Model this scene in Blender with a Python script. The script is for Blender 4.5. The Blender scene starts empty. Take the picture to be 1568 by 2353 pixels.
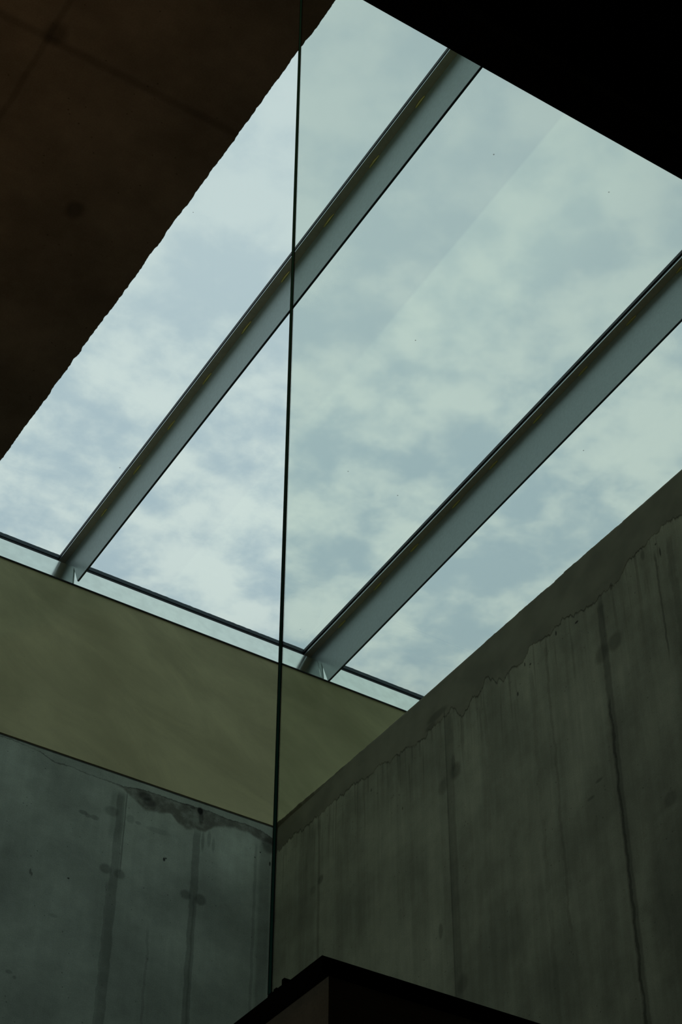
import bpy, bmesh, math, random
from mathutils import Vector, Matrix, noise
S = bpy.context.scene
COL = S.collection

# ------------------------------------------------------------------ camera
F_PX, PITCH, AZ, ROLL = 4253.37, math.radians(41.910187), math.radians(32.370766), math.radians(-0.266438)
cd = bpy.data.cameras.new('camera')
cd.sensor_fit = 'VERTICAL'; cd.sensor_height = 36.0; cd.lens = F_PX / 2353 * 36
cd.clip_start = 0.05; cd.clip_end = 500
cam = bpy.data.objects.new('camera', cd); COL.objects.link(cam)
fw = Vector((math.sin(AZ) * math.cos(PITCH), math.cos(AZ) * math.cos(PITCH), math.sin(PITCH)))
rt = Vector((math.cos(AZ), -math.sin(AZ), 0))
up = rt.cross(fw)
r2 = rt * math.cos(ROLL) - up * math.sin(ROLL)
u2 = up * math.cos(ROLL) + rt * math.sin(ROLL)
cam.matrix_world = Matrix(((r2.x, u2.x, -fw.x, 0), (r2.y, u2.y, -fw.y, 0), (r2.z, u2.z, -fw.z, 1.6), (0, 0, 0, 1)))
S.camera = cam

# ------------------------------------------------------------------ colour management, world
S.view_settings.view_transform = 'Standard'; S.view_settings.look = 'None'
S.view_settings.gamma = 1.0; S.view_settings.exposure = 0.0
SKY = 1.06
LAMP_W = 5.5

class NT:
    """small helper for building node trees"""
    def __init__(s, tree): s.t = tree; tree.nodes.clear()
    def n(s, typ, **kw):
        nd = s.t.nodes.new(typ)
        for k, v in kw.items(): setattr(nd, k, v)
        return nd
    def put(s, sock, v):
        if isinstance(v, bpy.types.NodeSocket): s.t.links.new(v, sock)
        elif v is not None: sock.default_value = v
    def m(s, op, a, b=None, c=None, clamp=False):
        nd = s.n('ShaderNodeMath', operation=op, use_clamp=clamp)
        s.put(nd.inputs[0], a); s.put(nd.inputs[1], b)
        if c is not None: s.put(nd.inputs[2], c)
        return nd.outputs[0]
    def ramp(s, v, a, b, lo=0.0, hi=1.0, smooth=True):
        nd = s.n('ShaderNodeMapRange', interpolation_type='SMOOTHSTEP' if smooth else 'LINEAR')
        s.put(nd.inputs[0], v); s.put(nd.inputs[1], a); s.put(nd.inputs[2], b); s.put(nd.inputs[3], lo); s.put(nd.inputs[4], hi)
        return nd.outputs[0]
    def noise(s, vec, scale, detail=4, rough=.5, dist=0.0):
        nd = s.n('ShaderNodeTexNoise'); s.put(nd.inputs['Vector'], vec)
        nd.inputs['Scale'].default_value = scale; nd.inputs['Detail'].default_value = detail
        nd.inputs['Roughness'].default_value = rough; nd.inputs['Distortion'].default_value = dist
        return nd.outputs[0]
    def xyz(s, x, y, z):
        nd = s.n('ShaderNodeCombineXYZ')
        for i, v in enumerate((x, y, z)): s.put(nd.inputs[i], v)
        return nd.outputs[0]
    def mix(s, f, a, b, mode='MIX'):
        nd = s.n('ShaderNodeMix', data_type='RGBA', blend_type=mode)
        s.put(nd.inputs[0], f); s.put(nd.inputs[6], a); s.put(nd.inputs[7], b)
        return nd.outputs[2]
    def curve(s, v, pts, x0, x1, y0, y1):
        """piecewise linear function through pts"""
        t = s.ramp(v, x0, x1, smooth=False)
        nd = s.n('ShaderNodeFloatCurve'); s.put(nd.inputs[1], t)
        cm = nd.mapping; cv = cm.curves[0]
        q = sorted(((x - x0) / (x1 - x0), (y - y0) / (y1 - y0)) for x, y in pts)
        q = [p for p in q if 0 <= p[0] <= 1]
        cv.points[0].location = (0, q[0][1]); cv.points[1].location = (1, q[-1][1])
        for p in q:
            if 0.002 < p[0] < 0.998: cv.points.new(*p)
        for p in cv.points: p.handle_type = 'VECTOR'
        cm.update()
        return s.m('MULTIPLY_ADD', nd.outputs[0], (y1 - y0), y0)

def rgb(r, g, b): return (r, g, b, 1.0)

w = bpy.data.worlds.new('sky'); S.world = w; w.use_nodes = True
T = NT(w.node_tree)
tc = T.n('ShaderNodeTexCoord').outputs['Generated']
sp = T.n('ShaderNodeSeparateXYZ'); T.put(sp.inputs[0], tc)
zc = T.m('MAXIMUM', sp.outputs[2], 0.12)
cv = T.xyz(T.m('DIVIDE', sp.outputs[0], zc), T.m('DIVIDE', sp.outputs[1], zc), 0.37)      # flat cloud layer seen in perspective
fine = T.noise(cv, 20.0, 7, .56, .1)
mid = T.noise(cv, 10, 5, .5, .3)
big = T.noise(cv, 1.6, 2, .5, 0)
cl = T.m('ADD', T.m('MULTIPLY', fine, .72), T.m('MULTIPLY', mid, .28))
cl = T.ramp(cl, .37, .63)
# broken fleecy cloud lower down, an even veil higher up
veil = T.ramp(sp.outputs[2], .66, .80)
amt = T.m('MULTIPLY_ADD', veil, -.62, 1.0)
cl = T.m('ADD', T.m('MULTIPLY', T.m('SUBTRACT', cl, .5), amt), T.m('MULTIPLY_ADD', big, .3, .35), clamp=True)
skyc = T.mix(cl, rgb(.415, .54, .60), rgb(.655, .76, .74))
bg = T.n('ShaderNodeBackground'); T.put(bg.inputs[0], skyc); bg.inputs[1].default_value = SKY
T.put(T.n('ShaderNodeOutputWorld').inputs[0], bg.outputs[0])

# warm lamp in the dark part of the hall, left of the frame, lighting the ceiling
ld = bpy.data.lights.new('warm_uplight', 'AREA'); ld.energy = LAMP_W; ld.size = .3; ld.color = (1.0, .55, .22)
lo = bpy.data.objects.new('warm_uplight', ld); COL.objects.link(lo)
lo.location = (-1.1, 4.0, 5.2); lo.rotation_euler = (math.pi, 0.25, 0)

# added weak fill from the far left, no seen source, lifts the parapet side
wd = bpy.data.lights.new('hall_fill', 'AREA'); wd.energy = 3.0; wd.size = 2.0; wd.color = (.93, 1.0, .88)
wo = bpy.data.objects.new('hall_fill', wd); COL.objects.link(wo)
wo.location = (-3.9, 3.4, 3.2); wo.rotation_euler = (0, -math.pi / 2, 0)

# ------------------------------------------------------------------ materials
def mat(name):
    m = bpy.data.materials.new(name); m.use_nodes = True
    t = NT(m.node_tree); out = t.n('ShaderNodeOutputMaterial'); b = t.n('ShaderNodeBsdfPrincipled')
    t.put(out.inputs[0], b.outputs[0])
    return m, t, b

def plain(name, c, rough=.5, metal=0.0, spec=.5, mott=.0, mscale=8):
    m, t, b = mat(name)
    col = rgb(*c)
    if mott:
        co = t.n('ShaderNodeTexCoord').outputs['Object']
        nz = t.ramp(t.noise(co, mscale, 4), .3, .7, 1 - mott, 1 + mott)
        col = t.mix(1.0, rgb(*c), t.xyz(nz, nz, nz), 'MULTIPLY')
    t.put(b.inputs['Base Color'], col)
    b.inputs['Roughness'].default_value = rough; b.inputs['Metallic'].default_value = metal
    b.inputs['Specular IOR Level'].default_value = spec
    return m

def concrete(name, base, plane, build=None, streak=.05, mottle=.26, rough=.85):
    """plane: 'Y' for a wall running along Y (u=y), 'X' for a wall along X (u=x), 'Z' ceiling (u=x, v=y)"""
    m, t, b = mat(name)
    co = t.n('ShaderNodeTexCoord').outputs['Object']
    s3 = t.n('ShaderNodeSeparateXYZ'); t.put(s3.inputs[0], co)
    X, Y, Z = s3.outputs
    u, v = {'Y': (Y, Z), 'X': (X, Z), 'Z': (X, Y)}[plane]
    uv = t.xyz(u, v, 0.0)
    big = t.ramp(t.noise(uv, 1.7, 5, .55), .3, .7, 1 - mottle, 1 + mottle * .7)
    sm = t.ramp(t.noise(uv, 11, 5, .6), .3, .7, .93, 1.06)
    grain = t.ramp(t.noise(uv, 140, 3, .6), .3, .7, .93, 1.07)
    st = t.noise(t.xyz(t.m('MULTIPLY', u, 16), t.m('MULTIPLY', v, 1.1), 3.0), 1.0, 5, .6)
    st = t.ramp(st, .35, .65, 1 - streak, 1 + streak * .5)
    pore = t.n('ShaderNodeTexVoronoi'); t.put(pore.inputs['Vector'], uv); pore.inputs['Scale'].default_value = 26
    gate = t.ramp(t.noise(uv, 7, 1), .52, .6)
    po = t.m('SUBTRACT', 1.0, t.m('MULTIPLY', t.m('MULTIPLY', t.ramp(pore.outputs[0], .07, .13, 1, 0), gate), .45))
    val = t.m('MULTIPLY', t.m('MULTIPLY', big, sm), t.m('MULTIPLY', t.m('MULTIPLY', grain, st), po))
    hgt = t.m('ADD', t.m('MULTIPLY', t.noise(uv, 5, 6, .6), .5), t.m('MULTIPLY', po, .15))
    col = rgb(*base)
    if build:
        col, val, hgt = build(t, u, v, uv, col, val, hgt)
    c2 = t.mix(1.0, col, t.xyz(val, val, val), 'MULTIPLY')
    t.put(b.inputs['Base Color'], c2)
    b.inputs['Roughness'].default_value = rough; b.inputs['Specular IOR Level'].default_value = .25
    bp = t.n('ShaderNodeBump'); bp.inputs['Strength'].default_value = .5; bp.inputs['Distance'].default_value = .012
    t.put(bp.inputs['Height'], hgt); t.put(b.inputs['Normal'], bp.outputs[0])
    return m

def blob(t, uv_u, uv_v, cu, cv_, ru, rv, soft=.35, amp=.35, wob=.25, nz=None):
    """factor 1 outside, 1-amp inside a slightly ragged ellipse"""
    du = t.m('DIVIDE', t.m('SUBTRACT', uv_u, cu), ru); dv = t.m('DIVIDE', t.m('SUBTRACT', uv_v, cv_), rv)
    d = t.m('SQRT', t.m('ADD', t.m('MULTIPLY', du, du), t.m('MULTIPLY', dv, dv)))
    if nz is not None: d = t.m('ADD', d, t.m('MULTIPLY', nz, wob))
    return t.ramp(d, 1 - soft, 1 + soft * .4, 1 - amp, 1)

def vline(t, u, v, x, wdt, v0, v1, amp, nz, wob=.02, soft=.5):
    """factor for a vertical stained joint at u=x between v0 and v1"""
    d = t.m('ABSOLUTE', t.m('SUBTRACT', t.m('ADD', u, t.m('MULTIPLY', nz, wob)), x))
    f = t.ramp(d, wdt * (1 - soft), wdt, 1, 0)
    f = t.m('MULTIPLY', f, t.ramp(v, v0, v0 + .12)); f = t.m('MULTIPLY', f, t.ramp(v, v1 - .06, v1, 1, 0))
    return t.m('SUBTRACT', 1.0, t.m('MULTIPLY', f, amp))

R_BND = [(4.56, 7.327), (4.671, 7.37), (4.82, 7.345), (4.969, 7.331), (5.054, 7.261), (5.111, 7.282), (5.162, 7.277), (5.248, 7.269), (5.349, 7.284), (5.485, 7.321), (5.613, 7.297), (5.737, 7.324), (5.817, 7.266), (5.907, 7.296), (5.967, 7.265), (6.039, 7.297), (6.116, 7.374), (6.16, 7.318), (6.201, 7.301), (6.25, 7.323), (6.314, 7.26), (6.353, 7.27), (6.425, 7.37), (6.488, 7.338), (6.59, 7.348), (6.695, 7.32), (6.84, 7.35), (6.968, 7.367), (7.033, 7.37), (7.098, 7.399), (7.209, 7.376), (7.298, 7.398), (7.388, 7.42), (7.48, 7.404), (7.596, 7.419), (7.714, 7.41), (7.833, 7.416), (7.93, 7.409), (8.028, 7.432), (8.127, 7.409)]
L_CRACK = [(2.954, 7.57), (3.032, 7.575), (3.14, 7.565), (3.222, 7.556), (3.307, 7.522), (3.415, 7.528), (3.526, 7.517), (3.636, 7.518), (3.748, 7.515), (3.858, 7.536), (3.972, 7.54), (4.086, 7.535), (4.201, 7.541), (4.318, 7.545), (4.436, 7.533), (4.554, 7.543), (4.673, 7.532), (4.749, 7.503)]
L_LOW = [(3.60, 7.53), (3.748, 7.507), (3.809, 7.454), (3.896, 7.411), (3.98, 7.424), (4.063, 7.447), (4.109, 7.395), (4.168, 7.376), (4.223, 7.403), (4.296, 7.398), (4.351, 7.455), (4.467, 7.484), (4.57, 7.489), (4.66, 7.473), (4.75, 7.458)]

def build_right(t, u, v, uv, col, val, hgt):
    n1 = t.m('SUBTRACT', t.noise(uv, 9, 4, .6), .5)
    n2 = t.m('SUBTRACT', t.noise(uv, 40, 3, .6), .5)
    ns = t.m('SUBTRACT', t.noise(t.xyz(t.m('MULTIPLY', u, 30), t.m('MULTIPLY', v, 2), 1.0), 1.0, 4, .6), .5)
    b = t.curve(u, R_BND, 4.4, 8.25, 7.2, 7.5)
    b = t.m('ADD', b, t.m('MULTIPLY', ns, .09)); b = t.m('ADD', b, t.m('MULTIPLY', n2, .012))
    d = t.m('SUBTRACT', v, b)
    band = t.ramp(d, -.004, .008)
    # the trowelled band along the top is browner, smoother and a little darker than the cast face below
    below = t.m('MULTIPLY', val, t.m('MULTIPLY_ADD', t.ramp(ns, -.12, .15), .07, .95))
    bandv = t.m('MULTIPLY', t.ramp(t.noise(uv, 4.5, 4, .5), .3, .7, .72, .98), .92)
    val2 = t.n('ShaderNodeMix', data_type='FLOAT'); t.put(val2.inputs[0], band); t.put(val2.inputs[2], below); t.put(val2.inputs[3], bandv)
    val = val2.outputs[0]
    lip_shade = t.m('MULTIPLY', t.ramp(t.m('ABSOLUTE', d), .002, .011, 1, 0), t.ramp(t.noise(uv, 6, 2), .40, .58))  # painted dark line standing in for the shadow at the band's lip
    val = t.m('MULTIPLY', val, t.m('SUBTRACT', 1.0, t.m('MULTIPLY', lip_shade, .38)))
    # laitance runs hanging from the band
    drip = t.ramp(t.noise(t.xyz(t.m('MULTIPLY', u, 42), t.m('MULTIPLY', v, 1.6), 8.0), 1.0, 3, .6), .56, .63)
    col = t.mix(1.0, col, t.ramp(t.noise(t.xyz(t.m('MULTIPLY', u, 7), t.m('MULTIPLY', v, .5), 5.0), 1.0, 5, .62), .36, .62, .87, 1.06), 'MULTIPLY')
    drip = t.m('MULTIPLY', drip, t.ramp(d, -.55, -.02)); drip = t.m('MULTIPLY', drip, t.m('SUBTRACT', 1.0, band))
    val = t.m('MULTIPLY', val, t.m('SUBTRACT', 1.0, t.m('MULTIPLY', drip, .28)))
    col = t.mix(band, col, rgb(.335, .32, .23))
    J = [vline(t, u, v, 5.195, .030, 4.2, 7.26, .42, n1, .03), vline(t, u, v, 5.202, .010, 3.5, 6.7, .50, n1, .05),
         vline(t, u, v, 6.46, .040, 4.2, 7.36, .30, n1, .03), vline(t, u, v, 6.492, .008, 5.0, 7.42, .35, n1, .005),
         vline(t, u, v, 7.74, .016, 4.5, 7.42, .28, n1, .02), vline(t, u, v, 7.86, .11, 4.5, 7.42, .14, n1, .05),
         vline(t, u, v, 5.62, .012, 5.6, 7.28, .20, n1, .06), vline(t, u, v, 5.75, .02, 5.2, 7.2, .13, n1, .06),
         vline(t, u, v, 4.68, .03, 5.8, 7.3, .25, n1, .06), vline(t, u, v, 4.78, .008, 6.6, 7.28, .45, n1, .03)]
    for cu, cw, ru, rv, a in ((6.525, 6.93, .05, .05, .25), (6.415, 6.965, .055, .055, .42), (6.43, 7.02, .02, .06, .35), (5.22, 6.945, .055, .055, .35), (5.125, 6.955, .06, .055, .38),
                              (7.721, 6.978, .032, .030, .45), (7.80, 6.95, .03, .03, .2), (6.435, 5.78, .05, .05, .25), (5.373, 7.24, .016, .007, .9), (5.533, 7.277, .007, .016, .8),
                              (5.793, 7.25, .005, .014, .8), (5.749, 7.224, .008, .007, .8), (5.865, 7.111, .007, .015, .8), (4.743, 7.237, .006, .03, .8), (4.765, 7.30, .006, .006, .8),
                              (4.86, 7.30, .018, .035, .4), (5.10, 7.275, .012, .025, .5), (6.595, 6.126, .02, .05, .35), (4.892, 5.961, .05, .04, .3), (7.20, 7.28, .008, .012, .5), (6.9, 7.0, .006, .012, .6),
                              (5.332, 6.299, .03, .010, .4), (5.40, 6.24, .03, .009, .35), (6.55, 7.40, .10, .03, .35), (6.62, 7.36, .05, .02, .3), (4.80, 5.5, .35, .5, .35), (4.6, 6.0, .22, .8, .35)):
        J.append(blob(t, u, v, cu, cw, ru, rv, .45, a, .6, n1))
    for j in J: val = t.m('MULTIPLY', val, j)
    hgt = t.m('ADD', hgt, t.m('MULTIPLY', band, .35))
    return col, val, hgt

def build_back(t, u, v, uv, col, val, hgt):
    n1 = t.m('SUBTRACT', t.noise(uv, 9, 4, .6), .5)
    n2 = t.m('SUBTRACT', t.noise(uv, 45, 3, .6), .5)
    cr = t.m('ADD', t.curve(u, L_CRACK, 2.9, 4.78, 7.2, 7.65), t.m('MULTIPLY', n2, .02))
    lw = t.m('ADD', t.curve(u, L_LOW, 2.9, 4.78, 7.2, 7.65), t.m('MULTIPLY', n1, .05))
    d = t.m('SUBTRACT', v, cr); dl = t.m('SUBTRACT', v, lw)
    val = t.m('MULTIPLY', val, t.ramp(d, -.003, .003, 1.0, .93))
    line = t.m('MULTIPLY', t.ramp(t.m('ABSOLUTE', d), .0015, .006, 1, 0), t.ramp(t.noise(uv, 8, 2), .35, .55, .35, 1))
    val = t.m('MULTIPLY', val, t.m('SUBTRACT', 1.0, t.m('MULTIPLY', line, .5)))
    st = t.m('MULTIPLY', t.ramp(dl, -.012, .012), t.ramp(d, -.002, .004, 1, 0))
    st = t.m('MULTIPLY', st, t.ramp(u, 3.62, 3.80))
    st = t.m('MULTIPLY', st, t.ramp(t.noise(uv, 12, 5, .65), .30, .62, .45, 1))
    val = t.m('MULTIPLY', val, t.m('SUBTRACT', 1.0, t.m('MULTIPLY', st, .46)))
    col = t.mix(t.m('MULTIPLY', st, .7), col, rgb(.22, .22, .175))
    J = [vline(t, u, v, 3.742, .030, 4.0, 7.50, .32, n1, .03, .3), vline(t, u, v, 3.775, .006, 6.9, 7.51, .45, n1, .01), vline(t, u, v, 3.72, .05, 7.1, 7.50, .25, n1, .04), vline(t, u, v, 3.71, .010, 5.6, 6.9, .25, n1, .04),
         vline(t, u, v, 4.24, .028, 4.0, 7.42, .34, n1, .03, .3), vline(t, u, v, 4.245, .008, 5.4, 7.0, .2, n1, .03),
         vline(t, u, v, 4.635, .012, 5.5, 7.45, .22, n1, .02), vline(t, u, v, 4.70, .05, 5.5, 7.5, .24, n1, .02), vline(t, u, v, 3.98, .01, 5.9, 6.7, .2, n1, .05)]
    for cu, cw, ru, rv, a in ((3.687, 6.956, .040, .034, .38), (3.775, 6.950, .038, .034, .34), (4.192, 6.955, .040, .034, .38), (4.286, 6.950, .040, .038, .45),
                              (3.69, 7.33, .05, .035, .3), (3.81, 7.32, .03, .03, .2), (4.041, 7.132, .009, .014, .9), (4.052, 7.142, .006, .006, .9), (4.251, 7.525, .022, .028, .92), (4.26, 7.485, .018, .05, .5), (4.20, 7.53, .02, .01, .5),
                              (3.518, 7.262, .030, .015, .4), (3.548, 7.25, .02, .014, .3), (3.590, 7.252, .030, .018, .35), (3.474, 6.827, .008, .006, .8), (3.25, 6.797, .007, .02, .5), (3.26, 6.785, .007, .015, .5),
                              (3.89, 7.50, .05, .03, .5), (3.92, 7.47, .045, .03, .4), (4.28, 7.33, .012, .07, .35), (4.32, 7.36, .014, .06, .3), (4.35, 7.33, .012, .05, .25), (4.72, 7.45, .05, .06, .5), (4.63, 7.34, .006, .006, .6), (4.665, 7.385, .005, .006, .8), (4.732, 7.33, .006, .016, .8),
                              (3.206, 6.192, .02, .012, .3), (3.24, 6.17, .012, .01, .3), (3.41, 6.58, .03, .012, .2), (3.86, 7.31, .02, .012, .3), (3.99, 7.30, .09, .02, .18)):
        J.append(blob(t, u, v, cu, cw, ru, rv, .4, a, .5, n1))
    for j in J: val = t.m('MULTIPLY', val, j)
    gap = t.m('ADD', v, t.m('MULTIPLY', n1, .006))
    val = t.m('MULTIPLY', val, t.ramp(gap, 7.5785, 7.582, 1, .12))
    lt = blob(t, u, v, 4.50, 7.30, .30, .20, .8, -.22, .5, n1)     # paler patch beside the corner
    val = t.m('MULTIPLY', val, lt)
    return col, val, hgt

def build_ceiling(t, u, v, uv, col, val, hgt):
    n1 = t.m('SUBTRACT', t.noise(uv, 6, 3, .6), .5)
    J = []
    d = t.m('ABSOLUTE', t.m('SUBTRACT', t.m('ADD', v, t.m('MULTIPLY', n1, .02)), 3.985))
    J.append(t.ramp(d, .004, .03, .75, 1))
    d = t.m('ABSOLUTE', t.m('SUBTRACT', t.m('ADD', u, t.m('MULTIPLY', n1, .02)), 1.205))
    J.append(t.ramp(d, .004, .02, .78, 1))
    J.append(blob(t, u, v, 1.66, 4.67, .045, .055, .6, .45, .6, n1))
    J.append(blob(t, u, v, 1.22, 3.95, .05, .06, .6, .4, .6, n1))
    for j in J: val = t.m('MULTIPLY', val, j)
    return col, val, hgt

def build_plaster(t, u, v, uv, col, val, hgt):
    sw = t.ramp(t.noise(t.xyz(t.m('MULTIPLY_ADD', v, 2.6, t.m('MULTIPLY', u, .9)), t.m('MULTIPLY', u, 1.3), 2.0), 1.0, 6, .6, .5), .3, .7, .84, 1.14)
    return col, t.m('MULTIPLY', sw, t.m('MULTIPLY_ADD', val, .25, .75)), t.m('MULTIPLY', hgt, .3)

M_right = concrete('cast_concrete_olive', (.415, .41, .30), 'Y', build_right)
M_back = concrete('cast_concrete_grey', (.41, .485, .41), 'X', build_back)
M_plast = concrete('yellow_render', (.60, .585, .345), 'X', build_plaster, 0, .12)
M_ceil = concrete('ceiling_concrete', (.36, .33, .28), 'Z', build_ceiling, 0, .25)
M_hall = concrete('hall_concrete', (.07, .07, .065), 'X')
M_floor = plain('dark_floor', (.05, .05, .045), .7, mott=.15)
M_par = concrete('parapet_concrete', (.75, .66, .50), 'Y')
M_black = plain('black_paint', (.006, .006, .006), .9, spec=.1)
M_coping = plain('black_metal', (.004, .004, .004), .6, spec=.2)
M_band = plain('bright_steel', (.73, .78, .73), .13, 1.0, mott=.05, mscale=12)
M_web = plain('painted_steel', (.46, .56, .56), .42, 0.3, mott=.05, mscale=60)
M_flange = plain('flange_steel', (.62, .56, .43), .6, .1, mott=.06, mscale=40)
M_flangeedge = plain('steel_edge', (.45, .5, .5), .35, 1.0)
M_gasket = plain('dark_gasket', (.03, .045, .055), .5, 0, .5)
M_weld = plain('zinc_weld', (.95, .85, .36), .3, 1.0)
M_shadow = plain('shadow_dark', (.02, .02, .018), .9)

m, t, b = mat('roof_glass'); M_roof = m
for nd in list(t.t.nodes): t.t.nodes.remove(nd)
out = t.n('ShaderNodeOutputMaterial')
co = t.n('ShaderNodeTexCoord').outputs['Object']
s3 = t.n('ShaderNodeSeparateXYZ'); t.put(s3.inputs[0], co)
st = t.m('MULTIPLY', t.ramp(s3.outputs[0], 3.965, 3.985), t.ramp(s3.outputs[0], 4.35, 4.75, 1, .25))
st = t.m('MULTIPLY', st, t.ramp(s3.outputs[1], 5.2, 6.4, 1, .3))
tr = t.n('ShaderNodeBsdfTransparent'); t.put(tr.inputs[0], t.mix(st, rgb(.945, .96, .955), rgb(.985, 1.0, .98)))
gl = t.n('ShaderNodeBsdfGlossy'); gl.inputs['Roughness'].default_value = 0.0
fr = t.n('ShaderNodeFresnel'); fr.inputs[0].default_value = 1.25
mx = t.n('ShaderNodeMixShader'); t.put(mx.inputs[0], fr.outputs[0]); t.put(mx.inputs[1], tr.outputs[0]); t.put(mx.inputs[2], gl.outputs[0])
# a little dirt: tiny opaque specks on the pane
sv = t.n('ShaderNodeTexVoronoi'); t.put(sv.inputs['Vector'], co); sv.inputs['Scale'].default_value = 3.2
spk = t.m('MULTIPLY', t.ramp(sv.outputs[0], .010, .016, 1, 0), .6)
df = t.n('ShaderNodeBsdfDiffuse'); df.inputs[0].default_value = rgb(.25, .2, .1)
mx2 = t.n('ShaderNodeMixShader'); t.put(mx2.inputs[0], spk); t.put(mx2.inputs[1], mx.outputs[0]); t.put(mx2.inputs[2], df.outputs[0])
t.put(out.inputs[0], mx2.outputs[0])

m, t, b = mat('partition_glass'); M_glass = m
for nd in list(t.t.nodes): t.t.nodes.remove(nd)
out = t.n('ShaderNodeOutputMaterial'); g = t.n('ShaderNodeBsdfGlass')
g.inputs['Color'].default_value = rgb(.966, .990, .966); g.inputs['Roughness'].default_value = 0; g.inputs['IOR'].default_value = 1.5
t.put(out.inputs[0], g.outputs[0])
M_gedge = plain('glass_edge_green', (.03, .36, .32), .25, 0, .5)
M_garris = plain('glass_arris_dark', (.004, .016, .018), .2, 0, .5)

# ------------------------------------------------------------------ mesh helpers
def link(name, bm, m, parent=None, smooth=False):
    me = bpy.data.meshes.new(name); bmesh.ops.recalc_face_normals(bm, faces=bm.faces); bm.to_mesh(me); bm.free()
    me.materials.append(m)
    if smooth:
        for p in me.polygons: p.use_smooth = True
    o = bpy.data.objects.new(name, me); COL.objects.link(o)
    if parent is not None:
        o.parent = parent; o.matrix_parent_inverse = Matrix.Translation(-parent.location)
    return o
def tag(o, label, cat=None, kind=None, group=None):
    o['label'] = label
    if cat: o['category'] = cat
    if kind: o['kind'] = kind
    if group: o['group'] = group
    return o
def empty(name, loc):
    o = bpy.data.objects.new(name, None); o.location = loc; o.empty_display_size = .1; COL.objects.link(o); return o
def box(bm, x0, x1, y0, y1, z0, z1, bevel=0):
    vs = [bm.verts.new((x, y, z)) for x in (x0, x1) for y in (y0, y1) for z in (z0, z1)]
    fs = [(0, 1, 3, 2), (4, 6, 7, 5), (0, 4, 5, 1), (2, 3, 7, 6), (0, 2, 6, 4), (1, 5, 7, 3)]
    new = [bm.faces.new([vs[i] for i in f]) for f in fs]
    if bevel:
        ed = {e for f in new for e in f.edges}
        bmesh.ops.bevel(bm, geom=list(ed), offset=bevel, segments=2, affect='EDGES')
def prism(bm, poly, x0, x1):
    """polygon in (y,z) extruded along x"""
    a = [bm.verts.new((x0, y, z)) for y, z in poly]; b = [bm.verts.new((x1, y, z)) for y, z in poly]
    bm.faces.new(a); bm.faces.new(b[::-1]); n = len(poly)
    for i in range(n): bm.faces.new((a[i], a[(i + 1) % n], b[(i + 1) % n], b[i]))
def boxo(name, d, m, parent=None, bevel=0):
    bm = bmesh.new(); box(bm, *d, bevel=bevel); return link(name, bm, m, parent)
def interp(pts, x):
    if x <= pts[0][0]: return pts[0][1]
    for (a, b), (c, d) in zip(pts, pts[1:]):
        if x <= c: return b + (d - b) * (x - a) / (c - a)
    return pts[-1][1]
def rag(y, seed, amp, step=.03):
    """ragged chipped edge: steps and flakes"""
    k = noise.noise(Vector((y * 9, seed, 0))) * .6 + noise.noise(Vector((y * 34, seed, 3))) * .35 + noise.noise(Vector((y * 90, seed, 5))) * .18
    return k * amp

K = 0.0517                       # fall of the roof plane towards the back wall
def zr(z8, y): return z8 - K * (y - 8)
H1 = 7.6                         # height of the ceiling opening
YB = 8.229                       # back wall face
XR = 4.765                       # right wall face
X_L, X_RR, Y_N = -1.6, 6.93, 3.3  # skylight upstands beyond the opening; left and near ones placed to shape wall light

# ------------------------------------------------------------------ the setting
tag(boxo('floor', (-4, 7.2, -4, YB + .3, -.2, 0), M_floor), 'dark floor of the tall hall far below the skylight', kind='structure')
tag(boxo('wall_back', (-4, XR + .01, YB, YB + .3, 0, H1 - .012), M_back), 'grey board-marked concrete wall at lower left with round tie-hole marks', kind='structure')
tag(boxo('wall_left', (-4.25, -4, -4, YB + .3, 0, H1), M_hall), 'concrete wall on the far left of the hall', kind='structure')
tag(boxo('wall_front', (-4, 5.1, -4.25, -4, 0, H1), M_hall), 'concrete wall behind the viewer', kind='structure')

# right wall: ragged chipped top edge
EDGE_R = [(4.2, 4.782), (4.526, 4.782), (4.743, 4.780), (4.965, 4.774), (4.970, 4.786), (5.000, 4.785), (5.012, 4.774), (5.232, 4.768), (5.505, 4.770), (5.512, 4.788), (5.556, 4.786), (5.572, 4.772), (5.964, 4.766), (6.376, 4.772), (6.697, 4.777), (6.862, 4.773), (7.23, 4.768), (7.641, 4.764), (8.011, 4.755), (8.3, 4.750)]
bm = bmesh.new(); N = 1100
cols = []
for i in range(N + 1):
    y = 3.0 + (YB + .05 - 3.0) * i / N
    e = interp(EDGE_R, y) - XR; j = rag(y, 1.7, .008) + .004 * (noise.noise(Vector((round(y * 22) / 22 * 31, 4.4, 0))))
    xe = XR + max(e + j, -.02)
    xs = [(XR, H1 - .06), (XR, H1 - .016), (XR + .2 * max(xe - XR, 0), H1 - .004 + .5 * min(0, j)), (xe, H1 + (.0 if j > 0 else .3 * j)), (XR + .09, H1 + .002), (XR + .09, H1 - .06)]
    if e + j < 0: xs[2] = (xe + .001, H1 - .006); xs[1] = (XR, H1 - .02)
    cols.append([bm.verts.new((x, y, z)) for x, z in xs])
for a, b_ in zip(cols, cols[1:]):
    for k in range(5): bm.faces.new((a[k], a[k + 1], b_[k + 1], b_[k]))
box(bm, XR, XR + .12, -4, 3.0, 0, H1)
box(bm, XR, XR + .12, 3.0, YB + .05, 0, H1 - .06)
tag(link('wall_right', bm, M_right), 'olive grey concrete wall on the right with streaks and a trowelled band along its top edge', kind='structure')

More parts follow.
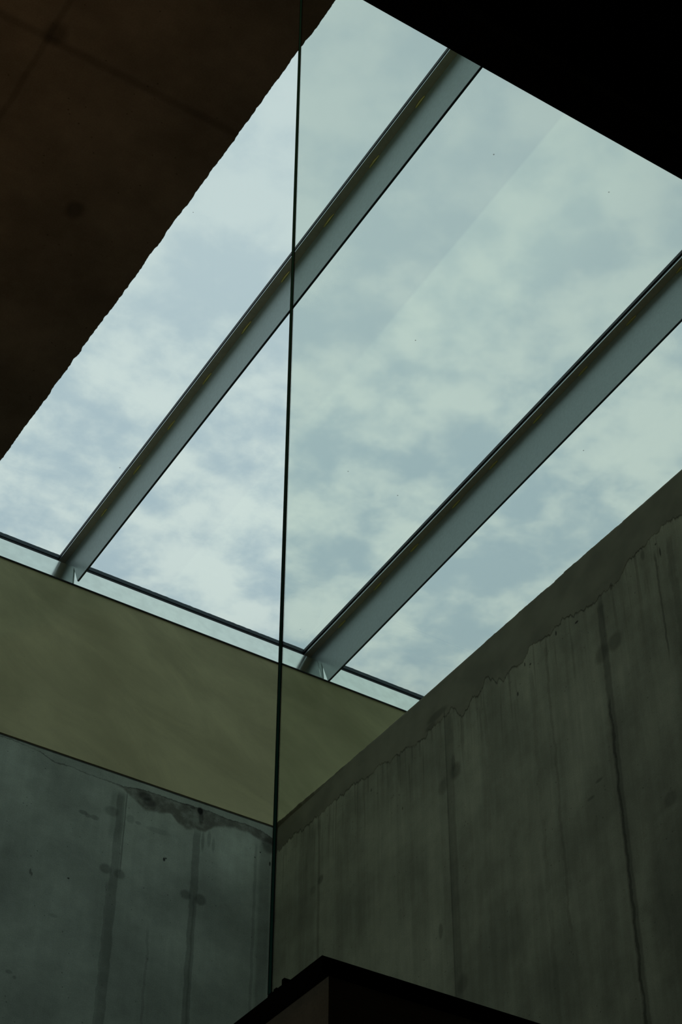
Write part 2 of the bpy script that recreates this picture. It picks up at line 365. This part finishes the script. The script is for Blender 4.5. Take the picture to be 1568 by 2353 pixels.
# left ceiling slab with its ragged edge along the opening
EDGE_L = [(3.0, 2.034), (3.539, 2.033), (4.2, 2.036), (5.35, 2.034), (5.37, 2.040), (5.41, 2.039), (5.43, 2.033), (6.216, 2.037), (8.3, 2.040)]
bm = bmesh.new(); cols = []
for i in range(N + 1):
    y = 3.0 + (YB + .3 - 3.0) * i / N
    e = interp(EDGE_L, y); j = rag(y, 7.3, .009)
    xe = e + j
    cols.append([bm.verts.new(p) for p in ((1.9, y, H1), (xe - .004, y, H1), (xe, y, H1 + .003), (min(xe, e - .001), y, H1 + .03), (e - .012, y, H1 + .2), (1.9, y, H1 + .2))])
for a, b_ in zip(cols, cols[1:]):
    for k in range(5): bm.faces.new((a[k], a[k + 1], b_[k + 1], b_[k]))
box(bm, -4, 1.9, -4, YB + .3, H1, H1 + .2)
tag(link('ceiling', bm, M_ceil), 'dark brown concrete ceiling at upper left with a rough edge against the sky', kind='structure')
# black soffit closing the near side of the opening
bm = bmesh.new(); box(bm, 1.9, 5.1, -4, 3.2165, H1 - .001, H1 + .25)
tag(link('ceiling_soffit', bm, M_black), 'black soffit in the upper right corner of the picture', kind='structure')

# upstands carrying the glass roof
tag(boxo('wall_upstand_back', (X_L, X_RR, YB, YB + .035, H1 - .004, 8.83), M_plast), 'smooth yellow-green rendered upstand between the back wall and the steel frame', kind='structure')
boxo_l = boxo('wall_upstand_left', (X_L - .1, X_L, Y_N, 8.6, H1 + .2, 9.35), M_plast); tag(boxo_l, 'unseen rendered upstand left of the glass roof, set wide for more light', kind='structure')
tag(boxo('wall_upstand_right', (X_RR, X_RR + .1, Y_N, 8.6, H1 - .1, 9.35), M_plast), 'rendered upstand right of the glass roof behind the right wall', kind='structure')
tag(boxo('wall_upstand_front', (X_L - .1, X_RR + .1, Y_N - .1, Y_N, H1 + .25, 9.4), M_plast), 'unseen rendered upstand on the near side of the glass roof, set close to darken the walls', kind='structure')
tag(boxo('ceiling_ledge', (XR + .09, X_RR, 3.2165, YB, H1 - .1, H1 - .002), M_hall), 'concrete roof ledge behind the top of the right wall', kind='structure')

# parapet corner of the upper floor, bottom centre
bm = bmesh.new(); box(bm, 1.769, 1.905, 2.828, 4.3, 0, 3.3615); box(bm, 1.905, XR, 2.828, 2.97, 0, 3.3615)
tag(link('wall_parapet', bm, M_par), 'dark concrete parapet corner under the black coping at the bottom', kind='structure')

# ------------------------------------------------------------------ skylight frame on the back upstand
fr_ = empty('steel_fascia', (4.2, YB, 8.8))
tag(fr_, 'bright steel frame strip along the far edge of the skylight above the yellow upstand', 'window frame', kind='thing')
SEAM = 5.06
P = [(YB - .006, 8.813), (YB + .041, 8.984), (YB + .047, 8.984), (YB + .002, 8.813)]
for x0, x1 in ((X_L, SEAM - .0012), (SEAM + .0012, X_RR)):
    bm = bmesh.new(); prism(bm, P, x0, x1); link('fascia_plate', bm, M_band, fr_)
bm = bmesh.new(); prism(bm, [(YB - .0062, 8.804), (YB - .0062, 8.8125), (YB + .02, 8.8125), (YB + .02, 8.804)], X_L, X_RR); link('shadow_strip', bm, M_shadow, fr_)  # near-black strip painting the shadow line under the fascia plates
bm = bmesh.new(); prism(bm, [(YB + .047, 8.980), (8.45, 9.128), (8.45, 9.10), (YB + .047, 8.94)], X_L, X_RR); link('sill_plate', bm, M_gasket, fr_)
bm = bmesh.new(); prism(bm, [(8.438, 9.120), (8.438, 9.153), (8.5, 9.153), (8.5, 9.120)], X_L, X_RR); link('lower_profile', bm, M_gasket, fr_)
M_prof = plain('profile_grey', (.07, .10, .115), .45, .3)
bm = bmesh.new()
n = 600; x0 = X_L
tp = []
for i in range(n + 1):
    x = X_L + (X_RR - X_L) * i / n
    zt = 9.180 + noise.noise(Vector((x * 40, 2, 2))) * .0025
    tp.append([bm.verts.new(q) for q in ((x, 8.434, 9.153), (x, 8.434, zt), (x, 8.5, zt), (x, 8.5, 9.153))])
for a, b_ in zip(tp, tp[1:]):
    for k in range(4): bm.faces.new((a[k], a[(k + 1) % 4], b_[(k + 1) % 4], b_[k]))
link('upper_profile', bm, M_prof, fr_)

# ------------------------------------------------------------------ skylight beams (inverted tees: flange on top, deep web below)
def weld_bm(y0, y1, x, z8, r=.0105):
    bm = bmesh.new(); n = 14; ring = []
    for i in range(n + 1):
        f = i / n; y = y0 + (y1 - y0) * f
        rr = r * (.55 + .45 * math.sin(math.pi * min(1, max(0, f)))) * (1 + .25 * noise.noise(Vector((y * 60, x, 0))))
        c = Vector((x - .001, y, zr(z8, y) - .001))
        ring.append([bm.verts.new(c + Vector((-rr * math.cos(a) * 1.0, 0, -rr * math.sin(a) * 1.0))) for a in [k * math.pi / 2.0 / 3 for k in range(4)]] + [bm.verts.new(c + Vector((.002, 0, .002)))])
    for a, b_ in zip(ring, ring[1:]):
        for k in range(5): bm.faces.new((a[k], a[(k + 1) % 5], b_[(k + 1) % 5], b_[k]))
    bm.faces.new(ring[0]); bm.faces.new(ring[-1][::-1])
    return bm

def beam(xw, zb, zj, zg, label, welds):
    """xw: left face of the web, zb/zj/zg: heights of web bottom, flange underside and top of the gasket at y=8"""
    root = empty('skylight_beam', (xw, 8.2, zr(zb, 8.2)))
    tag(root, label, 'beam', kind='thing', group='steel beams carrying the glass roof')
    TW = .010
    ytip = 8.184
    bm = bmesh.new()
    poly = [(Y_N + .02, zr(zb, Y_N + .02)), (ytip, zr(zb, ytip)), (YB + .041, 8.982), (8.43, zr(zj, 8.43)), (Y_N + .02, zr(zj, Y_N + .02))]
    prism(bm, poly, xw, xw + TW); link('web_plate', bm, M_web, root)
    def slab(name, xa, xb, za, zb_, m, y0=Y_N, y1=8.44):
        bm = bmesh.new(); prism(bm, [(y0, zr(za, y0)), (y1, zr(za, y1)), (y1, zr(zb_, y1)), (y0, zr(zb_, y0))], xa, xb); return link(name, bm, m, root)
    slab('web_edge', xw - .0006, xw + TW + .0006, zb - .0015, zb + .003, M_gasket, Y_N + .02, ytip - .001)
    slab('flange', xw - .045, xw + TW + .045, zj, zj + .009, M_flange)
    slab('flange_edge', xw - .0462, xw - .0448, zj - .0004, zj + .0075, M_flangeedge)
    slab('glazing_gasket', xw - .038, xw + TW + .038, zj + .009, zg - .012, M_garris)
    slab('glazing_profile', xw - .044, xw + TW + .044, zg - .022, zg, M_gasket)
    for a, b_ in welds: link('weld_bead', weld_bm(a, b_, xw, zj), M_weld, root, True)
    return root

W1 = [(3.99, 4.07), (4.43, 4.509), (4.845, 4.932), (5.276, 5.373), (5.713, 5.8), (6.123, 6.226), (6.567, 6.663), (6.994, 7.079), (7.415, 7.504), (7.851, 7.926)]
W2 = [(4.13, 4.21), (4.557, 4.632), (4.981, 5.062), (5.417, 5.498), (5.846, 5.931), (6.287, 6.368), (6.673, 6.756), (7.128, 7.211), (7.546, 7.628), (7.972, 8.058)]
beam(3.288, 8.819, 9.140, 9.188, 'long grey steel roof beam on the left, crossing behind the vertical glass edge', W1)
beam(5.088, 8.784, 9.133, 9.190, 'dark blue-grey steel roof beam on the right, nearest to the olive concrete wall', W2)

# glass roof panes, one per bay
for i, (x0, x1) in enumerate(((X_L, 3.293), (3.295, 5.093), (5.095, X_RR))):
    bm = bmesh.new(); z0 = 9.192
    prism(bm, [(Y_N, zr(z0, Y_N)), (8.5, zr(z0, 8.5)), (8.5, zr(z0 + .012, 8.5)), (Y_N, zr(z0 + .012, Y_N))], x0, x1)
    o = link('window_%d' % (i + 1), bm, M_roof)
    tag(o, ['clear roof glass pane left of the first steel beam', 'clear roof glass pane between the two steel beams', 'clear roof glass pane right of the second steel beam'][i], kind='structure')

# ------------------------------------------------------------------ coping and glass partition
XC, YC, ZC = 1.751, 2.824, 3.40
cp = empty('parapet_coping', (XC, YC, 3.36)); tag(cp, 'black metal coping bent round the parapet corner at the bottom', 'coping')
bm = bmesh.new(); box(bm, XC, XC + .16, YC + .0005, 4.32, 3.362, ZC); link('side_strip', bm, M_coping, cp)
bm = bmesh.new(); box(bm, XC + .16, XR - .002, YC, YC + .16, 3.362, ZC); link('front_strip', bm, M_coping, cp)

gp = empty('glass_partition', (1.7485, 3.024, ZC)); tag(gp, 'tall clear glass panel standing on the black coping, its green edge a vertical line', 'glass panel')
GX, G0, G1, GT = 1.7485, 3.015, 3.033, H1 - .006
bm = bmesh.new(); box(bm, GX + .0012, XR - .01, G0, G1, ZC + .003, GT, .0012); link('pane', bm, M_glass, gp)
boxo('polished_edge', (GX, GX + .001, G0 + .0035, G1 - .0035, ZC + .003, GT), M_gedge, gp)
for a, b_ in ((G0 + .0005, G0 + .0034), (G1 - .0034, G1 - .0005)):
    boxo('arris', (GX, GX + .001, a, b_, ZC + .003, GT), M_garris, gp)
boxo('head_channel', (GX - .002, XR - .01, G0 - .02, G1 + .02, GT - .012, H1 - .0015), M_coping, gp)
# shoe holding the foot of the glass
sh = boxo('base_channel', (XC + .0005, XR - .01, 2.972, G1 + .004, ZC + .0003, ZC + .004), M_coping, gp)
for d in ((XC + .0005, XR - .01, 2.972, 2.982, ZC + .004, ZC + .017), (XC + .0005, XR - .01, G0 - .012, G0 - .001, ZC + .004, ZC + .009), (XC + .0005, XR - .01, G1 + .001, G1 + .004, ZC + .004, ZC + .010)):
    boxo('channel_lip', d, M_coping, gp, .001)
